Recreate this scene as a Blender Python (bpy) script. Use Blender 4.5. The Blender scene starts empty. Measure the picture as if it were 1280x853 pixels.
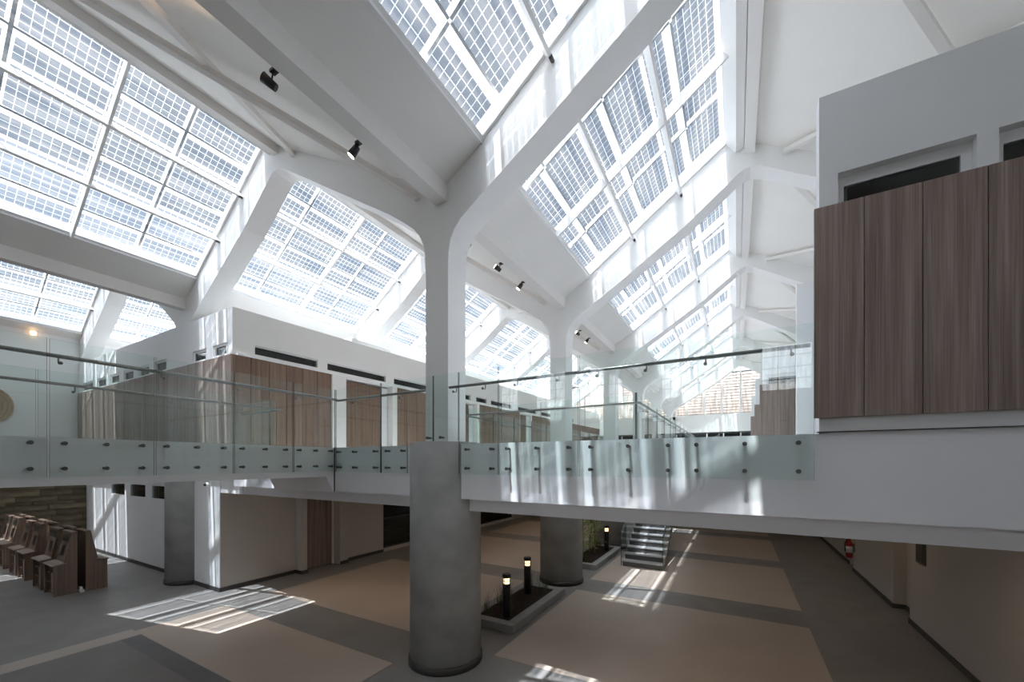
import bpy, bmesh, math, random
from mathutils import Vector, Matrix
random.seed(7)
sc = bpy.context.scene
COL = sc.collection

# ------------------------------------------------------------------ camera
FPX = 494.4
TH = math.atan(280.0 / FPX)
cam_d = bpy.data.cameras.new('camera')
cam_d.sensor_fit = 'HORIZONTAL'
cam_d.sensor_width = 36.0
cam_d.lens = 36.0 * FPX / 1280.0
cam_d.shift_y = (578.5 - 426.5) / 1280.0
cam_d.clip_start = 0.05
cam_d.clip_end = 500
cam = bpy.data.objects.new('camera', cam_d)
COL.objects.link(cam)
cam.location = (0, 0, 3.3)
cam.rotation_euler = (math.pi / 2, 0, TH)
sc.camera = cam

# ------------------------------------------------------------------ world, sun, exposure
world = bpy.data.worlds.new('sky')
sc.world = world
world.use_nodes = True
wn = world.node_tree.nodes; wl = world.node_tree.links
wn.clear()
sky = wn.new('ShaderNodeTexSky')
sky.sky_type = 'NISHITA'
sky.sun_disc = False
sky.sun_elevation = math.radians(71)
sky.sun_rotation = math.radians(180)
sky.air_density = 1.0
sky.dust_density = 2.5
sky.ozone_density = 1.0
bg = wn.new('ShaderNodeBackground')
bg.inputs['Strength'].default_value = 0.88
hs = wn.new('ShaderNodeHueSaturation')
hs.inputs['Saturation'].default_value = 0.22
wo = wn.new('ShaderNodeOutputWorld')
wl.new(sky.outputs[0], hs.inputs['Color'])
wb = wn.new('ShaderNodeMix'); wb.data_type = 'RGBA'; wb.blend_type = 'MULTIPLY'
wb.inputs[0].default_value = 1.0; wb.inputs[7].default_value = (1.0, 0.98, 0.95, 1)
wl.new(hs.outputs[0], wb.inputs[6])
wl.new(wb.outputs[2], bg.inputs['Color'])
wl.new(bg.outputs[0], wo.inputs['Surface'])

sun_d = bpy.data.lights.new('sun', 'SUN')
sun_d.energy = 12.0
sun_d.angle = math.radians(0.4)
sun_d.color = (1.0, 0.985, 0.96)
sun = bpy.data.objects.new('sun', sun_d)
COL.objects.link(sun)
sun.rotation_euler = Vector((0.06, 0.32, -1.0)).to_track_quat('-Z', 'Y').to_euler()
sun.location = (-3, -6, 20)

vs = sc.view_settings
vs.view_transform = 'Standard'
vs.look = 'None'
vs.gamma = 1.0
vs.use_curve_mapping = False
vs.exposure = 0.36
cy = sc.cycles
cy.use_denoising = True
cy.max_bounces = 12
cy.diffuse_bounces = 9
cy.glossy_bounces = 4
cy.transmission_bounces = 8
cy.transparent_max_bounces = 40
cy.sample_clamp_indirect = 10.0
cy.caustics_reflective = False
cy.caustics_refractive = False

# ------------------------------------------------------------------ materials
def nmat(name):
    m = bpy.data.materials.new(name)
    m.use_nodes = True
    n = m.node_tree.nodes
    return m, n, m.node_tree.links, n['Principled BSDF']

def paint(name, col, rough=0.6, var=0.03, scale=3.0, spec=0.3, bump=0.0):
    m, n, l, p = nmat(name)
    tc = n.new('ShaderNodeTexCoord')
    nz = n.new('ShaderNodeTexNoise'); nz.inputs['Scale'].default_value = scale
    nz.inputs['Detail'].default_value = 5
    l.new(tc.outputs['Object'], nz.inputs['Vector'])
    r = n.new('ShaderNodeValToRGB')
    r.color_ramp.elements[0].position = 0.3
    r.color_ramp.elements[1].position = 0.7
    r.color_ramp.elements[0].color = tuple(max(0, c * (1 - var)) for c in col) + (1,)
    r.color_ramp.elements[1].color = tuple(min(1, c * (1 + var)) for c in col) + (1,)
    l.new(nz.outputs['Fac'], r.inputs['Fac'])
    l.new(r.outputs[0], p.inputs['Base Color'])
    p.inputs['Roughness'].default_value = rough
    p.inputs['Specular IOR Level'].default_value = spec
    if bump:
        b = n.new('ShaderNodeBump'); b.inputs['Strength'].default_value = bump
        b.inputs['Distance'].default_value = 0.01
        l.new(nz.outputs['Fac'], b.inputs['Height'])
        l.new(b.outputs[0], p.inputs['Normal'])
    return m

def wood(name, c0, c1, c2, axis='Z', rough=0.5):
    m, n, l, p = nmat(name)
    tc = n.new('ShaderNodeTexCoord')
    oi = n.new('ShaderNodeObjectInfo')
    mul = n.new('ShaderNodeVectorMath'); mul.operation = 'SCALE'
    mul.inputs[0].default_value = (13.0, 17.0, 5.0)
    l.new(oi.outputs['Random'], mul.inputs['Scale'])
    add = n.new('ShaderNodeVectorMath'); add.operation = 'ADD'
    l.new(tc.outputs['Object'], add.inputs[0]); l.new(mul.outputs[0], add.inputs[1])
    mp = n.new('ShaderNodeMapping')
    sl = 0.35
    mp.inputs['Scale'].default_value = (16, 16, sl) if axis == 'Z' else ((sl, 16, 16) if axis == 'X' else (16, sl, 16))
    l.new(add.outputs[0], mp.inputs['Vector'])
    n1 = n.new('ShaderNodeTexNoise'); n1.inputs['Scale'].default_value = 1.0
    n1.inputs['Detail'].default_value = 6; n1.inputs['Roughness'].default_value = 0.62
    n1.inputs['Distortion'].default_value = 0.25
    l.new(mp.outputs[0], n1.inputs['Vector'])
    mp2 = n.new('ShaderNodeMapping')
    s2 = 1.2
    mp2.inputs['Scale'].default_value = (110, 110, s2) if axis == 'Z' else ((s2, 110, 110) if axis == 'X' else (110, s2, 110))
    l.new(add.outputs[0], mp2.inputs['Vector'])
    n2 = n.new('ShaderNodeTexNoise'); n2.inputs['Scale'].default_value = 1.0; n2.inputs['Detail'].default_value = 3
    l.new(mp2.outputs[0], n2.inputs['Vector'])
    mx = n.new('ShaderNodeMath'); mx.operation = 'MULTIPLY_ADD'
    mx.inputs[1].default_value = 0.35; 
    l.new(n2.outputs['Fac'], mx.inputs[0])
    sc1 = n.new('ShaderNodeMath'); sc1.operation = 'MULTIPLY'; sc1.inputs[1].default_value = 0.68
    l.new(n1.outputs['Fac'], sc1.inputs[0]); l.new(sc1.outputs[0], mx.inputs[2])
    r = n.new('ShaderNodeValToRGB')
    e = r.color_ramp.elements
    e[0].position = 0.36; e[0].color = c0 + (1,)
    e[1].position = 0.68; e[1].color = c2 + (1,)
    k = e.new(0.52); k.color = c1 + (1,)
    l.new(mx.outputs[0], r.inputs['Fac'])
    l.new(r.outputs[0], p.inputs['Base Color'])
    p.inputs['Roughness'].default_value = rough
    p.inputs['Specular IOR Level'].default_value = 0.35
    return m

def emis(name, col, s):
    m, n, l, p = nmat(name)
    p.inputs['Base Color'].default_value = col + (1,)
    p.inputs['Emission Color'].default_value = col + (1,)
    p.inputs['Emission Strength'].default_value = s
    return m

def glass(name, tint, refl=1.0, rough=0.0, haze=0.0, hazecol=(0.9, 0.95, 0.95)):
    m, n, l, p = nmat(name)
    n.remove(p)
    out = [x for x in n if x.type == 'OUTPUT_MATERIAL'][0]
    tr = n.new('ShaderNodeBsdfTransparent'); tr.inputs[0].default_value = tint + (1,)
    gl = n.new('ShaderNodeBsdfGlossy'); gl.inputs['Roughness'].default_value = rough
    gl.inputs['Color'].default_value = (1, 1, 1, 1)
    # thin-glass reflectance, the same from both faces: 0.04 + 0.96 (1-cos)^5
    ge = n.new('ShaderNodeNewGeometry')
    dt = n.new('ShaderNodeVectorMath'); dt.operation = 'DOT_PRODUCT'
    l.new(ge.outputs['Incoming'], dt.inputs[0]); l.new(ge.outputs['Normal'], dt.inputs[1])
    def M(op, a, b):
        q = n.new('ShaderNodeMath'); q.operation = op
        for i, v in enumerate((a, b)):
            if v is None: continue
            if isinstance(v, (int, float)): q.inputs[i].default_value = v
            else: l.new(v, q.inputs[i])
        return q
    cs = M('ABSOLUTE', dt.outputs['Value'], None)
    pw = M('POWER', M('SUBTRACT', 1.0, cs.outputs[0]).outputs[0], 5.0)
    ml = M('MULTIPLY', M('MULTIPLY_ADD', pw.outputs[0], 0.96).outputs[0], refl)
    ml.inputs[0].links[0].from_node.inputs[2].default_value = 0.04
    mx = n.new('ShaderNodeMixShader')
    l.new(ml.outputs[0], mx.inputs[0])
    src = tr
    if haze > 0:
        df = n.new('ShaderNodeBsdfTranslucent'); df.inputs[0].default_value = hazecol + (1,)
        m2 = n.new('ShaderNodeMixShader'); m2.inputs[0].default_value = haze
        l.new(tr.outputs[0], m2.inputs[1]); l.new(df.outputs[0], m2.inputs[2]); src = m2
    l.new(src.outputs[0], mx.inputs[1]); l.new(gl.outputs[0], mx.inputs[2])
    l.new(mx.outputs[0], out.inputs['Surface'])
    return m

def pv_material(name, c0, c1):
    """Laminated solar-cell glass: square cells with clear gaps; local x = up the slope, y = along the ridge."""
    m, n, l, p = nmat(name)
    n.remove(p)
    out = [x for x in n if x.type == 'OUTPUT_MATERIAL'][0]
    tc = n.new('ShaderNodeTexCoord'); sep = n.new('ShaderNodeSeparateXYZ')
    l.new(tc.outputs['Object'], sep.inputs[0])
    def M(op, a, b=None, c=None):
        q = n.new('ShaderNodeMath'); q.operation = op
        for i, v in enumerate((a, b, c)):
            if v is None: continue
            if isinstance(v, (int, float)): q.inputs[i].default_value = v
            else: l.new(v, q.inputs[i])
        return q.outputs[0]
    def band(sock, lo, hi):
        return M('MULTIPLY', M('GREATER_THAN', sock, lo), M('LESS_THAN', sock, hi))
    x = sep.outputs['X']; y = sep.outputs['Y']
    cell = 0.125
    cx = M('FRACT', M('DIVIDE', M('SUBTRACT', x, 0.03), cell)); cyy = M('FRACT', M('DIVIDE', M('SUBTRACT', y, 0.045), cell))
    incell = M('MULTIPLY', band(cx, 0.04, 0.96), band(cyy, 0.04, 0.96))
    # cell rows: a narrow band, a clear strip, a wide band
    rows = M('MAXIMUM', band(x, 0.03, 0.405), band(x, 0.53, 1.28))
    # modules along the pane with clear strips between them
    rows = M('MULTIPLY', rows, M('SUBTRACT', 1.0, band(y, 1.045, 1.17)))
    cells2 = M('MULTIPLY', incell, rows)
    nz = n.new('ShaderNodeTexNoise'); nz.inputs['Scale'].default_value = 1.7; nz.inputs['Detail'].default_value = 2
    oi = n.new('ShaderNodeObjectInfo')
    l.new(tc.outputs['Object'], nz.inputs['Vector'])
    dark = n.new('ShaderNodeMix'); dark.data_type = 'RGBA'
    dark.inputs[6].default_value = c0 + (1,); dark.inputs[7].default_value = c1 + (1,)
    l.new(nz.outputs['Fac'], dark.inputs[0])
    mix = n.new('ShaderNodeMix'); mix.data_type = 'RGBA'
    mix.inputs[6].default_value = (0.89, 0.91, 0.93, 1)
    l.new(cells2, mix.inputs[0]); l.new(dark.outputs[2], mix.inputs[7])
    tr = n.new('ShaderNodeBsdfTransparent'); l.new(mix.outputs[2], tr.inputs[0])
    l.new(tr.outputs[0], out.inputs['Surface'])
    return m

MT = {}
MT['white'] = paint('white_paint', (0.86, 0.86, 0.86), 0.55, 0.012, 1.2)
MT['frame'] = paint('frame_paint', (0.88, 0.872, 0.855), 0.5, 0.015, 1.5)
MT['ceil'] = paint('ceiling_paint', (0.87, 0.85, 0.81), 0.7, 0.02, 0.8)
MT['trimw'] = paint('warm_white_paint', (0.82, 0.80, 0.77), 0.6, 0.02, 1.0)
MT['fascia'] = paint('fascia_gloss_paint', (0.85, 0.845, 0.87), 0.28, 0.012, 1.5, 0.5)
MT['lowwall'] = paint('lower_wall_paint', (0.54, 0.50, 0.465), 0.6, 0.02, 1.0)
MT['rodgrey'] = paint('rod_paint', (0.84, 0.81, 0.77), 0.5, 0.02, 2.0)
MT['concrete'] = paint('pier_concrete', (0.36, 0.36, 0.35), 0.75, 0.16, 2.2, 0.25, 0.15)
MT['kerb'] = paint('kerb_concrete', (0.30, 0.295, 0.285), 0.8, 0.1, 4.0, 0.2, 0.1)
MT['skirt'] = paint('dark_skirting', (0.075, 0.07, 0.065), 0.5, 0.1, 4.0)
MT['dark'] = paint('floor_dark_vinyl', (0.235, 0.225, 0.215), 0.42, 0.10, 1.6, 0.35)
MT['tan'] = paint('floor_tan_vinyl', (0.46, 0.385, 0.325), 0.42, 0.05, 1.0, 0.35)
MT['dark2'] = paint('floor_grey_vinyl', (0.19, 0.175, 0.165), 0.42, 0.08, 1.6, 0.35)
MT['dark3'] = paint('floor_slate_vinyl', (0.14, 0.135, 0.135), 0.42, 0.12, 3.0, 0.35)
MT['band'] = paint('floor_border_vinyl', (0.43, 0.38, 0.335), 0.42, 0.05, 1.0, 0.35)
MT['wood'] = wood('cladding_wood', (0.175, 0.125, 0.106), (0.29, 0.218, 0.188), (0.42, 0.335, 0.292))
MT['woodl'] = wood('brown_wood', (0.135, 0.082, 0.055), (0.21, 0.135, 0.092), (0.30, 0.205, 0.145))
MT['kioskw'] = wood('kiosk_wood', (0.17, 0.115, 0.085), (0.23, 0.16, 0.12), (0.29, 0.21, 0.16))
MT['desk'] = wood('desk_wood', (0.24, 0.19, 0.16), (0.31, 0.25, 0.21), (0.36, 0.3, 0.26), 'X')
MT['groove'] = paint('groove_dark', (0.05, 0.04, 0.036), 0.8, 0.05, 3.0)
MT['black'] = paint('black_metal', (0.015, 0.015, 0.016), 0.35, 0.1, 5.0, 0.5)
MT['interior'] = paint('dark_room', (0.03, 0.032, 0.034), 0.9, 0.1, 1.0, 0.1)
MT['soil'] = paint('bark_soil', (0.045, 0.033, 0.026), 0.95, 0.6, 30.0, 0.1, 1.0)
MT['grass'] = paint('grass_blade', (0.07, 0.10, 0.04), 0.6, 0.3, 8.0)
MT['leaf'] = paint('bamboo_leaf', (0.30, 0.36, 0.11), 0.55, 0.3, 6.0)
MT['cane'] = paint('bamboo_cane', (0.30, 0.26, 0.13), 0.5, 0.15, 9.0)
MT['stair'] = paint('stair_stone', (0.09, 0.09, 0.09), 0.45, 0.1, 5.0, 0.4)
MT['nosing'] = paint('stair_nosing', (0.38, 0.38, 0.38), 0.4, 0.05, 5.0, 0.4)
MT['red'] = paint('extinguisher_red', (0.45, 0.02, 0.02), 0.3, 0.05, 5.0, 0.5)
MT['green'] = emis('exit_green', (0.02, 0.16, 0.09), 0.05)
MT['bronze'] = paint('plate_bronze', (0.10, 0.085, 0.07), 0.4, 0.1, 6.0, 0.5)
MT['rope'] = paint('woven_fibre', (0.50, 0.36, 0.23), 0.8, 0.25, 40.0, 0.2, 0.6)
MT['slat'] = paint('louvre_wood', (0.40, 0.325, 0.29), 0.7, 0.06, 3.0)
MT['roofout'] = paint('roof_sheet_white', (0.70, 0.71, 0.73), 0.5, 0.05, 0.7)
MT['ground'] = paint('ground_outside', (0.28, 0.28, 0.24), 0.9, 0.2, 0.2)
MT['steel'] = paint('brushed_steel', (0.24, 0.24, 0.225), 0.3, 0.05, 20.0, 0.5)
MT['steel'].node_tree.nodes['Principled BSDF'].inputs['Metallic'].default_value = 0.9
MT['bolt'] = paint('bolt_steel', (0.14, 0.14, 0.14), 0.3, 0.05, 20.0, 0.5)
MT['bolt'].node_tree.nodes['Principled BSDF'].inputs['Metallic'].default_value = 0.8
MT['rail_glass'] = glass('balustrade_glass', (0.945, 0.98, 0.97), 0.8)
MT['glass_edge'] = paint('glass_edge_green', (0.035, 0.06, 0.055), 0.3, 0.05, 6.0, 0.5)
MT['sky_glass'] = glass('skylight_glass', (0.96, 0.97, 0.975), 0.35)
def streaks(m, lo, hi):
    # streaky tint painted along the roof glazing, imitating haze over the clipped sky
    n, l = m.node_tree.nodes, m.node_tree.links
    tr = [x for x in n if x.type == 'BSDF_TRANSPARENT'][0]
    tc = n.new('ShaderNodeTexCoord'); oi = n.new('ShaderNodeObjectInfo')
    off = n.new('ShaderNodeVectorMath'); off.operation = 'SCALE'; off.inputs[0].default_value = (9, 23, 0)
    l.new(oi.outputs['Random'], off.inputs['Scale'])
    add = n.new('ShaderNodeVectorMath'); add.operation = 'ADD'
    l.new(tc.outputs['Object'], add.inputs[0]); l.new(off.outputs[0], add.inputs[1])
    mp = n.new('ShaderNodeMapping'); mp.inputs['Scale'].default_value = (7, .45, 1); l.new(add.outputs[0], mp.inputs['Vector'])
    nz = n.new('ShaderNodeTexNoise'); nz.inputs['Scale'].default_value = 1.0; nz.inputs['Detail'].default_value = 4
    l.new(mp.outputs[0], nz.inputs['Vector'])
    r = n.new('ShaderNodeValToRGB'); e = r.color_ramp.elements
    e[0].position = .36; e[0].color = lo + (1,); e[1].position = .62; e[1].color = hi + (1,)
    l.new(nz.outputs['Fac'], r.inputs['Fac']); l.new(r.outputs[0], tr.inputs[0])
streaks(MT['sky_glass'], (0.72, 0.755, 0.80), (0.965, 0.975, 0.98))
MT['dark_glass'] = glass('window_glass', (0.55, 0.58, 0.58), 1.0)
MT['pv'] = pv_material('solar_cell_glass', (0.37, 0.385, 0.40), (0.50, 0.51, 0.52))
MT['pv_washed'] = pv_material('washed_solar_cell_glass', (0.42, 0.44, 0.465), (0.54, 0.555, 0.57))  # lighter copy of the cells, washed-out glare put into the bottom row
MT['warm'] = emis('warm_lamp', (1.0, 0.66, 0.36), 2.2)
MT['lens'] = emis('spot_lens', (1.0, 0.80, 0.55), 14.0)
# stone cladding of the far lower wall
def stone_mat():
    m, n, l, p = nmat('ledge_stone')
    tc = n.new('ShaderNodeTexCoord'); mp = n.new('ShaderNodeMapping')
    mp.inputs['Scale'].default_value = (1, 1.2, 5)
    l.new(tc.outputs['Object'], mp.inputs['Vector'])
    nz = n.new('ShaderNodeTexNoise'); nz.inputs['Scale'].default_value = 1.4; nz.inputs['Detail'].default_value = 7
    l.new(mp.outputs[0], nz.inputs['Vector'])
    oi = n.new('ShaderNodeObjectInfo')
    r = n.new('ShaderNodeValToRGB'); e = r.color_ramp.elements
    e[0].position = .3; e[0].color = (0.075, 0.062, 0.04, 1); e[1].position = .7; e[1].color = (0.20, 0.165, 0.105, 1)
    l.new(nz.outputs['Fac'], r.inputs['Fac'])
    hsv = n.new('ShaderNodeHueSaturation')
    mr = n.new('ShaderNodeMapRange'); mr.inputs['To Min'].default_value = 0.7; mr.inputs['To Max'].default_value = 1.3
    l.new(oi.outputs['Random'], mr.inputs['Value']); l.new(mr.outputs[0], hsv.inputs['Value'])
    l.new(r.outputs[0], hsv.inputs['Color']); l.new(hsv.outputs[0], p.inputs['Base Color'])
    p.inputs['Roughness'].default_value = 0.85
    return m
MT['stone'] = stone_mat()

# ------------------------------------------------------------------ mesh helpers
class MB:
    def __init__(s): s.v = []; s.f = []; s.sm = []
    def add(s, vs, fs, smooth=False):
        o = len(s.v); s.v += [tuple(v) for v in vs]
        for f in fs: s.f.append(tuple(o + i for i in f)); s.sm.append(smooth)
        return s
    def box(s, x0, x1, y0, y1, z0, z1):
        if x0 > x1: x0, x1 = x1, x0
        if y0 > y1: y0, y1 = y1, y0
        if z0 > z1: z0, z1 = z1, z0
        return s.add([(x0,y0,z0),(x1,y0,z0),(x1,y1,z0),(x0,y1,z0),(x0,y0,z1),(x1,y0,z1),(x1,y1,z1),(x0,y1,z1)],
              [(3,2,1,0),(4,5,6,7),(0,1,5,4),(1,2,6,5),(2,3,7,6),(3,0,4,7)])
    def prism(s, poly, a0, a1, plane='XZ'):
        """poly of 2D points, extruded along the axis left over"""
        A = sum(poly[i][0]*poly[(i+1)%len(poly)][1]-poly[(i+1)%len(poly)][0]*poly[i][1] for i in range(len(poly)))
        if A < 0: poly = poly[::-1]
        n = len(poly)
        def P(p, a):
            return {'XZ': (p[0], a, p[1]), 'YZ': (a, p[0], p[1]), 'XY': (p[0], p[1], a)}[plane]
        vs = [P(p, a0) for p in poly] + [P(p, a1) for p in poly]
        f0 = tuple(range(n)); f1 = tuple(range(2*n-1, n-1, -1))
        sides = [(i, i+n, (i+1)%n+n, (i+1)%n) for i in range(n)]
        fs = [f0, f1] + sides
        if plane in ('YZ', 'XY'):
            fs = [tuple(reversed(f)) for f in fs]
        return s.add(vs, fs)
    def cyl(s, p0, p1, r, n=12, r1=None, caps=True):
        p0 = Vector(p0); p1 = Vector(p1); d = (p1-p0).normalized()
        u = d.orthogonal().normalized(); w = d.cross(u)
        r1 = r if r1 is None else r1
        vs = []
        for (p, rr) in ((p0, r), (p1, r1)):
            for i in range(n):
                a = 2*math.pi*i/n
                vs.append(p + u*math.cos(a)*rr + w*math.sin(a)*rr)
        s.add(vs, [(i, (i+1)%n, (i+1)%n+n, i+n) for i in range(n)], True)
        if caps:
            o = len(s.v)-2*n
            s.f.append(tuple(o+i for i in reversed(range(n)))); s.sm.append(False)
            s.f.append(tuple(o+n+i for i in range(n))); s.sm.append(False)
        return s
    def lathe(s, c, prof, n=32):
        """prof list of (r,z)"""
        k = len(prof); vs = []
        for r, z in prof:
            for i in range(n):
                a = 2*math.pi*i/n
                vs.append((c[0]+r*math.cos(a), c[1]+r*math.sin(a), c[2]+z))
        fs = []
        for j in range(k-1):
            for i in range(n):
                fs.append((j*n+i, j*n+(i+1)%n, (j+1)*n+(i+1)%n, (j+1)*n+i))
        s.add(vs, fs, True)
        o = len(s.v)-k*n
        s.f.append(tuple(o+i for i in reversed(range(n)))); s.sm.append(False)
        s.f.append(tuple(o+(k-1)*n+i for i in range(n))); s.sm.append(False)
        return s
    def tube(s, pts, r, n=8):
        for a, b in zip(pts[:-1], pts[1:]): s.cyl(a, b, r, n)
        return s
    def bar(s, p0, p1, w, h, up=(0,0,1)):
        p0 = Vector(p0); p1 = Vector(p1); d = (p1-p0).normalized(); up = Vector(up)
        sd = d.cross(up).normalized(); un = sd.cross(d).normalized()
        vs = []
        for p in (p0, p1):
            for a, b in ((-1,-1),(1,-1),(1,1),(-1,1)):
                vs.append(p + sd*a*w/2 + un*b*h/2)
        return s.add(vs, [(0,1,2,3),(7,6,5,4),(0,4,5,1),(1,5,6,2),(2,6,7,3),(3,7,4,0)])
    def holes(s, u0, u1, z0, z1, holes, t0, t1, plane='XZ'):
        """a wall slab with rectangular openings, made as a grid of blocks"""
        us = sorted(set([u0, u1] + [min(max(h[i], u0), u1) for h in holes for i in (0, 1)]))
        zs = sorted(set([z0, z1] + [min(max(h[i], z0), z1) for h in holes for i in (2, 3)]))
        for i in range(len(us)-1):
            # merge vertical runs
            run = None
            for j in range(len(zs)-1):
                uc = (us[i]+us[i+1])/2; zc = (zs[j]+zs[j+1])/2
                hit = any(h[0] < uc < h[1] and h[2] < zc < h[3] for h in holes)
                if not hit:
                    run = [zs[j] if run is None else run[0], zs[j+1]]
                if hit or j == len(zs)-2:
                    if run:
                        if plane == 'XZ': s.box(us[i], us[i+1], t0, t1, run[0], run[1])
                        else: s.box(t0, t1, us[i], us[i+1], run[0], run[1])
                    run = None
        return s
    def mesh(s, name, mat):
        me = bpy.data.meshes.new(name)
        me.from_pydata(s.v, [], s.f)
        me.polygons.foreach_set('use_smooth', s.sm)
        if mat: me.materials.append(MT[mat] if isinstance(mat, str) else mat)
        if mat == 'rail_glass': me.materials.append(MT['glass_edge'])
        bm = bmesh.new(); bm.from_mesh(me)
        bmesh.ops.recalc_face_normals(bm, faces=bm.faces)
        if mat == 'rail_glass':      # polished side edges read darker than the sheet
            for f in bm.faces:
                if f.calc_area() < .05 and abs(f.normal.z) < .5: f.material_index = 1
        bm.to_mesh(me); bm.free()
        me.update()
        return me
    def build(s, name, mat, parent=None, local=False):
        """coordinates are world coordinates unless local; parent must be unrotated when not local"""
        if parent is not None and not local:
            o = Vector((0,0,0)); q = parent
            while q is not None: o += q.location; q = q.parent
            s.v = [(v[0]-o[0], v[1]-o[1], v[2]-o[2]) for v in s.v]
        ob = bpy.data.objects.new(name, s.mesh(name, mat))
        COL.objects.link(ob)
        ob.parent = parent
        return ob

def link(name, me, parent=None, loc=(0,0,0), rot=None):
    ob = bpy.data.objects.new(name, me); COL.objects.link(ob)
    ob.parent = parent; ob.location = loc
    if rot: ob.rotation_euler = rot
    return ob
def tag(o, label, cat, group=None):
    o['label'] = label; o['category'] = cat
    if group: o['group'] = group
    return o
def empty(name, loc, label=None, cat=None, group=None, rot=None):
    o = bpy.data.objects.new(name, None); COL.objects.link(o); o.location = loc
    o.empty_display_size = 0.2
    if rot: o.rotation_euler = rot
    if label: tag(o, label, cat, group)
    return o
def struct(o):
    o['kind'] = 'structure'; return o
def bevel(o, w=0.01, seg=2):
    m = o.modifiers.new('bevel', 'BEVEL'); m.width = w; m.segments = seg; m.limit_method = 'ANGLE'
    return o

# ------------------------------------------------------------------ layout numbers (metres)
XR = [-22.47, -13.37, -4.27, 4.83]          # column rows
BAY = 9.1
YC = [5.27 + 5.08*k for k in range(-3, 6)]  # frames, index 3 is the near one
HW = 0.235
ZM = 3.59                                    # mezzanine floor level
YF = 5.0                                     # front edge of the mezzanine
YB, YE = -9.97, 31.2                         # back and far walls

# ------------------------------------------------------------------ floor
def build_floor():
    fl = struct(MB().box(-22.6, 5.0, YB-0.2, YE+0.3, -0.25, -0.004).build('floor', 'dark'))
    xs_l, xs_r = (-10.25, -4.9), (-3.6, 1.27)
    ys = [(YC[i]+0.47, YC[i+1]-0.58) for i in range(len(YC)-1)]
    for i, (a, b) in enumerate(ys):
        if a > -3:
            MB().box(*xs_r, a, b, -0.004, 0.0).build('floor_panel', 'tan', fl)
        if a > 4:
            MB().box(*xs_l, a, b, -0.004, 0.0).build('floor_panel', 'tan', fl)
    # near left field with its pale border
    MB().box(-10.25, -4.9, 3.1, 4.69, -0.004, 0.0).build('floor_panel', 'tan', fl)
    MB().box(-9.95, -4.9, -9.5, 2.8, -0.004, 0.0).build('floor_panel', 'dark2', fl)
    MB().box(-9.95, -4.9, 2.8, 3.1, -0.004, 0.0).build('floor_panel', 'dark3', fl)
    MB().box(-10.4, -9.95, -9.5, 3.1, -0.004, 0.0).build('floor_panel', 'band', fl)
build_floor()
struct(MB().box(-160, 160, -160, 160, -0.6, -0.3).build('ground', 'ground'))

# ------------------------------------------------------------------ mezzanine slabs
def slab(name, x0, x1, y0, y1, z0=3.0):
    return struct(MB().box(x0, x1, y0, y1, z0, ZM).build(name, 'fascia'))
# front slab with a lower beam set back from its face
pier = (XR[2], YC[3], 0.6)
s0 = MB().box(-4.27+0.5, 4.8, YF, 8.2, 2.73, ZM).box(-4.27+0.5, 4.8, YF+0.15, 7.9, 2.53, 2.73)
s0.box(-10.55, -4.27-0.5, YF, 8.2, 2.73, ZM).box(-10.55, -4.27-0.5, YF+0.15, 7.9, 2.53, 2.73)
s0.box(-4.77, -3.77, YC[3]+0.3, 8.2, 2.53, ZM)
struct(s0.build('floor_mezzanine_front', 'fascia'))
slab('floor_mezzanine_side', -10.55, -6.0, 8.2, YE, 3.05)
slab('floor_mezzanine_gallery', -1.7, 4.8, 8.2, YE, 3.05)
slab('floor_mezzanine_far', -6.0, -1.7, 20.2, YE, 3.05)
# bridge, with a haunch where it meets the slab
br = MB().prism([(YB, 3.03), (4.82, 3.03), (4.98, 2.72), (4.98, ZM), (YB, ZM)], -8.78, -6.8, 'YZ')
struct(br.build('floor_bridge', 'fascia'))
struct(MB().box(-6.86, -6.79, 4.98, 5.0, 2.73, ZM).build('trim_1', 'skirt'))

# ------------------------------------------------------------------ walls below the mezzanine
def baseboard(name, pts):
    m = MB()
    for (x0, x1, y0, y1) in pts: m.box(x0, x1, y0, y1, 0, 0.1)
    return struct(m.build(name, 'skirt'))
# right wall with a recess
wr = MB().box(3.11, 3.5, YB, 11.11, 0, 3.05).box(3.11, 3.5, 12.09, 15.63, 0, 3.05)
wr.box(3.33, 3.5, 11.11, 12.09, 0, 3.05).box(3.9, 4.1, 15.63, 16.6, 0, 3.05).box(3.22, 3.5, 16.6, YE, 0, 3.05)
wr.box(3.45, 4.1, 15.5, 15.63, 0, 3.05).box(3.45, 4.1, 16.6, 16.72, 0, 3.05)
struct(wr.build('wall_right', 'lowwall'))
baseboard('baseboard_right', [(3.085,3.11,YB,11.11),(3.085,3.11,12.09,15.63),(3.305,3.33,11.11,12.09),(3.085,3.33,12.07,12.09),(3.195,3.22,16.6,YE)])
# left lower walls: one facing the camera, one along the hall
wl_ = MB().holes(-21.9, -12.9, 0, 3.05, [(-19.3,-18.0,2.15,2.62),(-17.6,-16.3,2.15,2.62),(-15.9,-14.7,2.15,2.62)], 5.2, 5.4)
wl_.box(-12.95, -11.72, 5.1, 5.3, 0, 3.05).box(-11.72, -11.451, 5.1, 5.118, 0, 3.05)
struct(wl_.build('wall_left_front', 'white'))
for i, (a, b) in enumerate([(-19.3,-18.0),(-17.6,-16.3),(-15.9,-14.7)]):
    w = struct(MB().box(a, b, 5.2, 5.24, 2.15, 2.19).box(a, b, 5.2, 5.24, 2.58, 2.62).box(a, a+0.05, 5.2, 5.24, 2.19, 2.58).box(b-0.05, b, 5.2, 5.24, 2.19, 2.58).build('window_%d' % (i+1), 'white'))
    MB().box(a+0.05, b-0.05, 5.25, 5.258, 2.19, 2.58).build('pane', 'dark_glass', w)
    MB().box(a+0.02, b-0.02, 5.39, 5.42, 2.15, 2.62).build('dark_backing', 'interior', w)
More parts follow.
